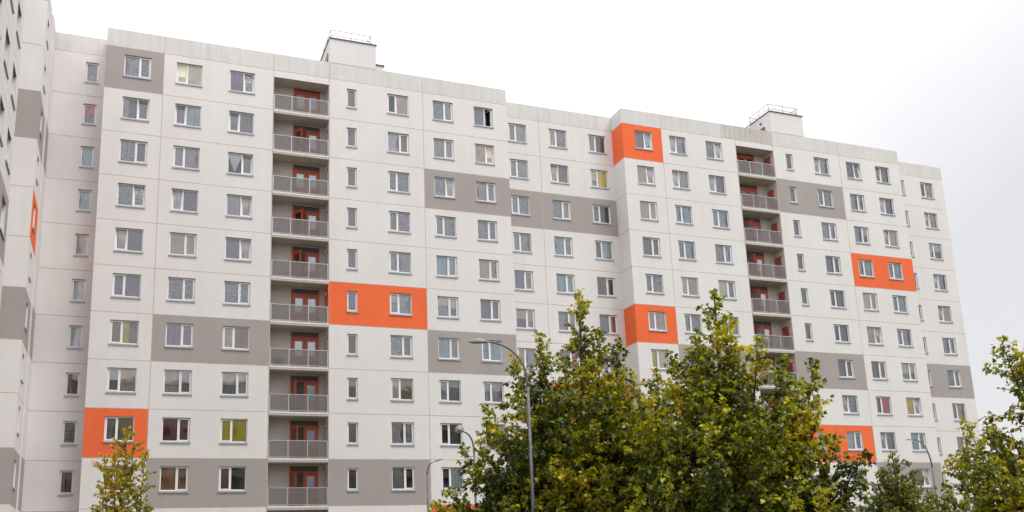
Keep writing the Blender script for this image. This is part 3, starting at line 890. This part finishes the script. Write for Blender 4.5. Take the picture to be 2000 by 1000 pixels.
# ------------------------------------------------------------------ trees
def tree(name, base, tips, label, cat, group, seed, leaf, spacing, shoot_step, pal, trunk_r, fork_z, droop=0.25, ax=(1.0, 1.0), taper=(0.42, 0.8), cen=.42, rm=1.0):
    rg = np.random.default_rng(seed); rd = random.Random(seed)
    t = thing(name, (base[0], base[1], 0), label, cat, group)
    off = np.array([base[0], base[1], 0.0])
    tr, br = MB(), MB()
    ftop = Vector((base[0], base[1], fork_z))
    main = Vector(tips[0][:3])
    # trunk follows the main leader
    tp = [Vector((base[0], base[1], 0))]
    n = 9
    for i in range(1, n + 1):
        f = i / n
        p = Vector((base[0], base[1], 0)).lerp(main, f ** 1.0)
        p.x += .04 * math.sin(f * 9 + seed); p.y += .04 * math.cos(f * 7 + seed)
        tp.append(p)
    tp[-1] = main
    tr.tube(tp, [trunk_r * (1 - .94 * (i / n)) + .004 for i in range(n + 1)], 'bark', 10)
    L_p, L_d = [], []             # leaf base points, shoot directions
    sp = []
    def trunk_at(z):
        for a, c in zip(tp, tp[1:]):
            if a.z <= z <= c.z: return a.lerp(c, (z - a.z) / max(1e-6, c.z - a.z))
        return tp[-1].copy()
    for li, (tx, ty, tz, rmax) in enumerate(tips):
        rmax = rmax * rm
        T = Vector((tx, ty, tz))
        if li == 0:
            axis = [trunk_at(fork_z + (tz - fork_z) * i / 14) for i in range(15)]
        else:
            z0 = max(fork_z * .9, min(tz - 1.6, fork_z + (tz - fork_z) * rd.uniform(.05, .35)))
            s = trunk_at(z0)
            hd = Vector((T.x - s.x, T.y - s.y, 0))
            c1 = s + hd * .75 + Vector((0, 0, (T.z - s.z) * .25))
            axis = [Vector(p) for p in arc(s, c1, T, 14)]
            r0 = trunk_r * rd.uniform(.28, .4)
            br.tube(axis, [r0 * (1 - .93 * i / 14) + .003 for i in range(15)], 'bark', 6, cap=False)
        # arc lengths
        seg = [(b_ - a_).length for a_, b_ in zip(axis, axis[1:])]; tot = sum(seg)
        s = 0.02
        while s < tot * .93:
            d = s; i = len(seg) - 1; acc = 0
            while i > 0 and acc + seg[i] < d: acc += seg[i]; i -= 1
            f = (d - acc) / seg[i]
            p = axis[i + 1].lerp(axis[i], min(1, f)); dirr = (axis[i + 1] - axis[i]).normalized()
            R = min(rmax, taper[0] * (s + .07) ** taper[1]) * (rd.uniform(.5, 1.1) if rd.random() < .8 else rd.uniform(1.1, 1.5))
            az = rd.uniform(0, 2 * math.pi); u = dirr.orthogonal().normalized(); v = dirr.cross(u)
            side = u * math.cos(az) + v * math.sin(az)
            up = rd.uniform(.35, 1.0) * (1.0 if s < .8 else .55)
            dd = (side + dirr * up * .9 + Vector((0, 0, .18))).normalized()
            k = max(3, int(R / .11)); q = p.copy(); pts = [q.copy()]
            for j in range(k):
                dd = (dd + Vector((rd.gauss(0, .11), rd.gauss(0, .11), rd.gauss(-.02 * droop * 4, .08)))).normalized()
                q = q + dd * (R / k); pts.append(q.copy())
            if R > .18: br.tube(pts, [.0075 * (1 - .75 * i_ / k) * (1 + R) for i_ in range(k + 1)], 'bark', 3, cap=False)
            # leaves, and short side twigs on longer shoots
            runs = [pts]
            if R > .35:
                for _ in range(int(R / .2)):
                    a_ = rd.randrange(1, k); l2 = R * rd.uniform(.22, .5)
                    e = (Vector((rd.gauss(0, 1), rd.gauss(0, 1), rd.gauss(.15, .6))).normalized() * .8 + dd * .7).normalized()
                    runs.append([pts[a_], pts[a_] + e * l2 * .5, pts[a_] + e * l2 + Vector((0, 0, -.04 * l2))])
            for rn in runs:
                for a_, b_ in zip(rn, rn[1:]):
                    ln = (b_ - a_).length; m_ = max(1, int(ln / spacing + rd.random()))
                    for _ in range(m_):
                        L_p.append(tuple(a_.lerp(b_, rd.random()))); L_d.append(tuple((b_ - a_).normalized()))
            for _ in range(2): L_p.append(tuple(rn[-1] if False else pts[-1])); L_d.append(tuple(dd))
            s += shoot_step * rd.uniform(.6, 1.4) * (1.0 if s < 1.2 else 1.25)
    Pn = np.array(L_p); Dn = np.array(L_d); n = len(Pn)
    # leaf frames: lengthwise axis droops away from the shoot, blade roughly facing up and outwards
    rnd = rg.normal(size=(n, 3))
    a = Dn * .55 + rnd * .75; a[:, 2] -= droop * 1.8
    a /= np.linalg.norm(a, axis=1)[:, None]
    up = np.tile([0, 0, 1.0], (n, 1)) + rg.normal(size=(n, 3)) * .62
    nn = up - a * (up * a).sum(1)[:, None]; nn /= np.linalg.norm(nn, axis=1)[:, None] + 1e-9
    sd_ = np.cross(a, nn)
    size = leaf * rg.uniform(.6, 1.25, n)
    base_p = Pn + a * (size * .25)[:, None]
    prof = np.array([[0, 0, .0], [-.40, .10, .07], [-.50, .42, .12], [-.25, .80, .05], [0, 1.12, -.14], [.25, .80, .05], [.50, .42, .12], [.40, .10, .07], [0, .45, 0.0]])
    curl = rg.uniform(.3, 2.0, n)
    V = (base_p[:, None, :] + sd_[:, None, :] * (prof[None, :, 0] * size[:, None])[:, :, None] + a[:, None, :] * (prof[None, :, 1] * size[:, None])[:, :, None]
         + nn[:, None, :] * (prof[None, :, 2] * size[:, None] * curl[:, None])[:, :, None]).reshape(-1, 3) - off
    fl = np.array([[8, 0, 1, 2], [8, 2, 3, 4], [8, 4, 5, 6], [8, 6, 7, 0]])
    Fa = (fl[None] + (np.arange(n) * 9)[:, None, None]).reshape(-1)
    me = bpy.data.meshes.new('crown')
    me.vertices.add(n * 9); me.vertices.foreach_set('co', V.astype(np.float32).ravel())
    me.loops.add(len(Fa)); me.loops.foreach_set('vertex_index', Fa.astype(np.int32))
    me.polygons.add(n * 4); me.polygons.foreach_set('loop_start', np.arange(0, n * 16, 4, dtype=np.int32)); me.polygons.foreach_set('loop_total', np.full(n * 4, 4, dtype=np.int32))
    me.polygons.foreach_set('use_smooth', np.zeros(n * 4, dtype=bool))
    me.update(calc_edges=True); me.validate()
    # each leaf its own colour; neighbouring twigs turn together (autumn patches)
    cells = {}
    pal = np.array(pal)
    ph = np.sin(Pn[:, 0] * 2.3 + 1.7 * np.sin(Pn[:, 2] * 1.9 + seed)) + np.sin(Pn[:, 1] * 2.9 + Pn[:, 2] * 2.2 + seed * 1.3)
    x = np.clip(cen + .15 * ph + rg.normal(size=n) * .24, 0, .999) * (len(pal) - 1)
    i0 = x.astype(int); f = (x - i0)[:, None]
    colr = pal[i0] * (1 - f) + pal[np.minimum(i0 + 1, len(pal) - 1)] * f
    colr *= rg.uniform(.7, 1.25, (n, 1))
    ca = me.color_attributes.new('leafcol', 'FLOAT_COLOR', 'POINT')
    ca.data.foreach_set('color', np.repeat(np.concatenate([colr, np.ones((n, 1))], 1), 9, axis=0).astype(np.float32).ravel())
    me.materials.append(M['leaf'])
    link('crown', me, t)
    put('trunk', tr, t, True); put('branches', br, t, True)
    print(name, 'leaves', n)
    return t

LINDEN = [(.045, .062, .016), (.10, .125, .024), (.215, .235, .030), (.38, .38, .034), (.54, .48, .035), (.72, .48, .03)]
T1 = [(11.91, -38.2, 8.08, 1.05), (10.88, -38.05, 7.04, 0.7), (10.56, -37.25, 6.69, 0.55), (12.82, -38.23, 6.88, 0.8), (13.45, -39.05, 6.06, 0.75), (9.62, -37.64, 5.39, 0.7), (9.24, -37.07, 4.53, 0.6), (11.9, -39.1, 6.84, 0.6), (8.75, -37.44, 3.48, 0.5), (10.85, -38.91, 5.77, 0.8), (11.5, -39.45, 5.35, 0.8), (9.82, -38.79, 4.75, 0.8), (12.4, -39.6, 5.01, 0.8), (11.93, -37.1, 6.69, 0.8), (13.61, -37.75, 5.61, 0.8), (9.35, -38.39, 3.8, 0.7), (10.43, -39.49, 3.89, 0.9), (11.37, -39.94, 3.52, 0.9)]
T2 = [(13.45, -41.44, 7.21, 0.95), (13.21, -40.91, 6.4, 0.7), (12.51, -41.06, 5.94, 0.55), (11.9, -40.46, 5.45, 0.7), (14.2, -41.73, 6.25, 0.75), (14.34, -42.34, 5.69, 0.6), (14.91, -42.55, 5.58, 0.4), (14.73, -42.79, 4.52, 0.55), (15.29, -42.61, 4.07, 0.6), (15.21, -43.34, 3.65, 0.5), (13.26, -42.4, 5.26, 0.8), (12.58, -42.17, 5.13, 0.8), (13.85, -42.97, 4.67, 0.8), (12.03, -41.46, 4.58, 0.8), (14.14, -40.7, 5.99, 0.8), (15.22, -41.51, 4.53, 0.8), (13.11, -43.16, 3.65, 0.9), (12.24, -42.78, 3.5, 0.9), (11.64, -41.93, 3.31, 0.8), (14.16, -43.48, 2.96, 0.7)]
T3 =  [(15.25, -48.13, 5.01, 0.8), (14.27, -47.53, 4.76, 0.28), (14.55, -47.56, 4.56, 0.3), (14.47, -47.78, 3.96, 0.4), (13.91, -47.42, 3.61, 0.24), (14.2, -46.7, 3.66, 0.5), (14.16, -47.1, 3.47, 0.5), (14.07, -47.61, 3.34, 0.6), (14.54, -48.69, 4.23, 0.9), (13.91, -46.53, 3.1, 0.45), (13.54, -46.73, 2.57, 0.45), (13.39, -47.74, 2.91, 0.7), (13.54, -48.22, 2.92, 0.8), (13.51, -47.28, 2.67, 0.6), (13.62, -47.11, 3.14, 0.5), (13.29, -47.19, 2.35, 0.5), (13.81, -47.61, 3.3, 0.5), (14.13, -48.15, 3.44, 0.7)]
T4 = [(25.48, -33.22, 4.98, 0.8), (25.1, -32.6, 4.04, 0.5), (25.61, -33.91, 4.24, 0.6), (24.86, -33.33, 4.47, 0.6), (24.94, -34.1, 3.82, 0.7), (26.57, -33.6, 3.69, 0.5), (27.18, -33.51, 3.53, 0.5), (24.67, -32.48, 3.31, 0.5)]
T5 =  [(2.09, -41.87, 4.22, 0.3), (1.8, -41.87, 3.81, 0.25), (2.39, -41.77, 3.88, 0.28), (2.21, -41.97, 3.99, 0.25), (1.94, -41.77, 3.97, 0.25), (1.79, -41.97, 3.35, 0.25), (2.31, -41.87, 3.32, 0.25), (1.77, -41.87, 2.98, 0.25), (2.46, -41.87, 3.05, 0.22), (2.07, -42.07, 3.54, 0.3)]
T1 += [(12.81, -39.48, 4.47, 0.7), (12.16, -39.69, 3.33, 0.8), (13.11, -39.43, 3.24, 0.7), (9.12, -37.46, 3.17, 0.55), (9.4, -37.98, 4.52, 0.55), (9.5, -38.98, 3.2, 0.8), (10.8, -39.55, 4.76, 0.7), (9.98, -39.61, 2.99, 0.7), (13.72, -39.22, 4.17, 0.6), (8.45, -37.34, 3.18, 0.3), (10.11, -38.47, 5.6, 0.5), (12.51, -39.19, 6.01, 0.6)]
T2 += [(13.75, -43.15, 3.18, 0.7), (14.9, -43.07, 2.85, 0.6), (15.37, -42.95, 3.2, 0.5), (11.86, -40.9, 4.25, 0.6), (12.86, -41.52, 6.18, 0.5), (13.43, -41.79, 6.25, 0.6), (14.4, -42.65, 5.1, 0.5), (13.13, -42.93, 4.26, 0.8), (12.28, -42.45, 4.03, 0.8), (14.79, -43.1, 3.48, 0.5), (11.42, -41.11, 3.1, 0.7), (14.27, -43.05, 3.77, 0.6)]
T4 += [(24.58, -31.74, 3.37, 0.5), (25.06, -33.93, 4.16, 0.6), (27.32, -33.65, 3.27, 0.5)]
T1 += [(9.55, -38.25, 4.83, 0.7), (9.02, -38.16, 3.83, 0.7), (9.79, -38.78, 3.98, 0.8), (8.6, -38.13, 2.96, 0.6)]
T1 += [(13.55, -39.0, 5.35, .7), (13.3, -39.5, 4.6, .7)]
T2 += [(12.0, -41.0, 5.0, .7)]
G = 'lime trees in front of the building'
tree('lime_tree', (11.6, -38.3), T1, 'big dense green tree behind the tall curved lamp, with a thin pointed top', 'tree', G, 1, .086, .027, .052, LINDEN, .13, 1.9, rm=1.25, cen=.42, taper=(.42, .8))
tree('lime_tree', (13.3, -41.4), T2, 'big yellow-green tree right of the tall lamp, reaching up to the right loggia column', 'tree', G, 2, .083, .027, .050, [tuple(np.array(c) * 1.12) for c in LINDEN], .13, 1.7, rm=1.2, taper=(.42, .8))
tree('lime_tree', (14.9, -47.9), T3, 'leafy tree cut by the right edge, with a loose arching branch against the sky', 'tree', G, 3, .060, .025, .032, LINDEN, .11, 1.3)
tree('lime_tree', (25.4, -33.3), T4, 'small round-topped dark tree below the slim lamp on the right', 'tree', G, 4, .085, .036, .040, [(.09, .11, .025), (.15, .17, .03), (.24, .235, .04), (.34, .30, .045)], .09, 1.6, rm=1.35, taper=(.55, .8))
T5 = [(x, y, z - .16, r_) for x, y, z, r_ in T5]
tree('birch_sapling', (2.1, -41.87), T5, 'thin airy sapling with tiny orange and yellow leaves at the lower left', 'tree', None, 5, .034, .0105, .030,
     [(.22, .22, .03), (.40, .36, .03), (.62, .50, .03), (.85, .50, .03), (.95, .30, .03)], .03, 1.2, taper=(.42, .6), droop=.7, rm=.62)
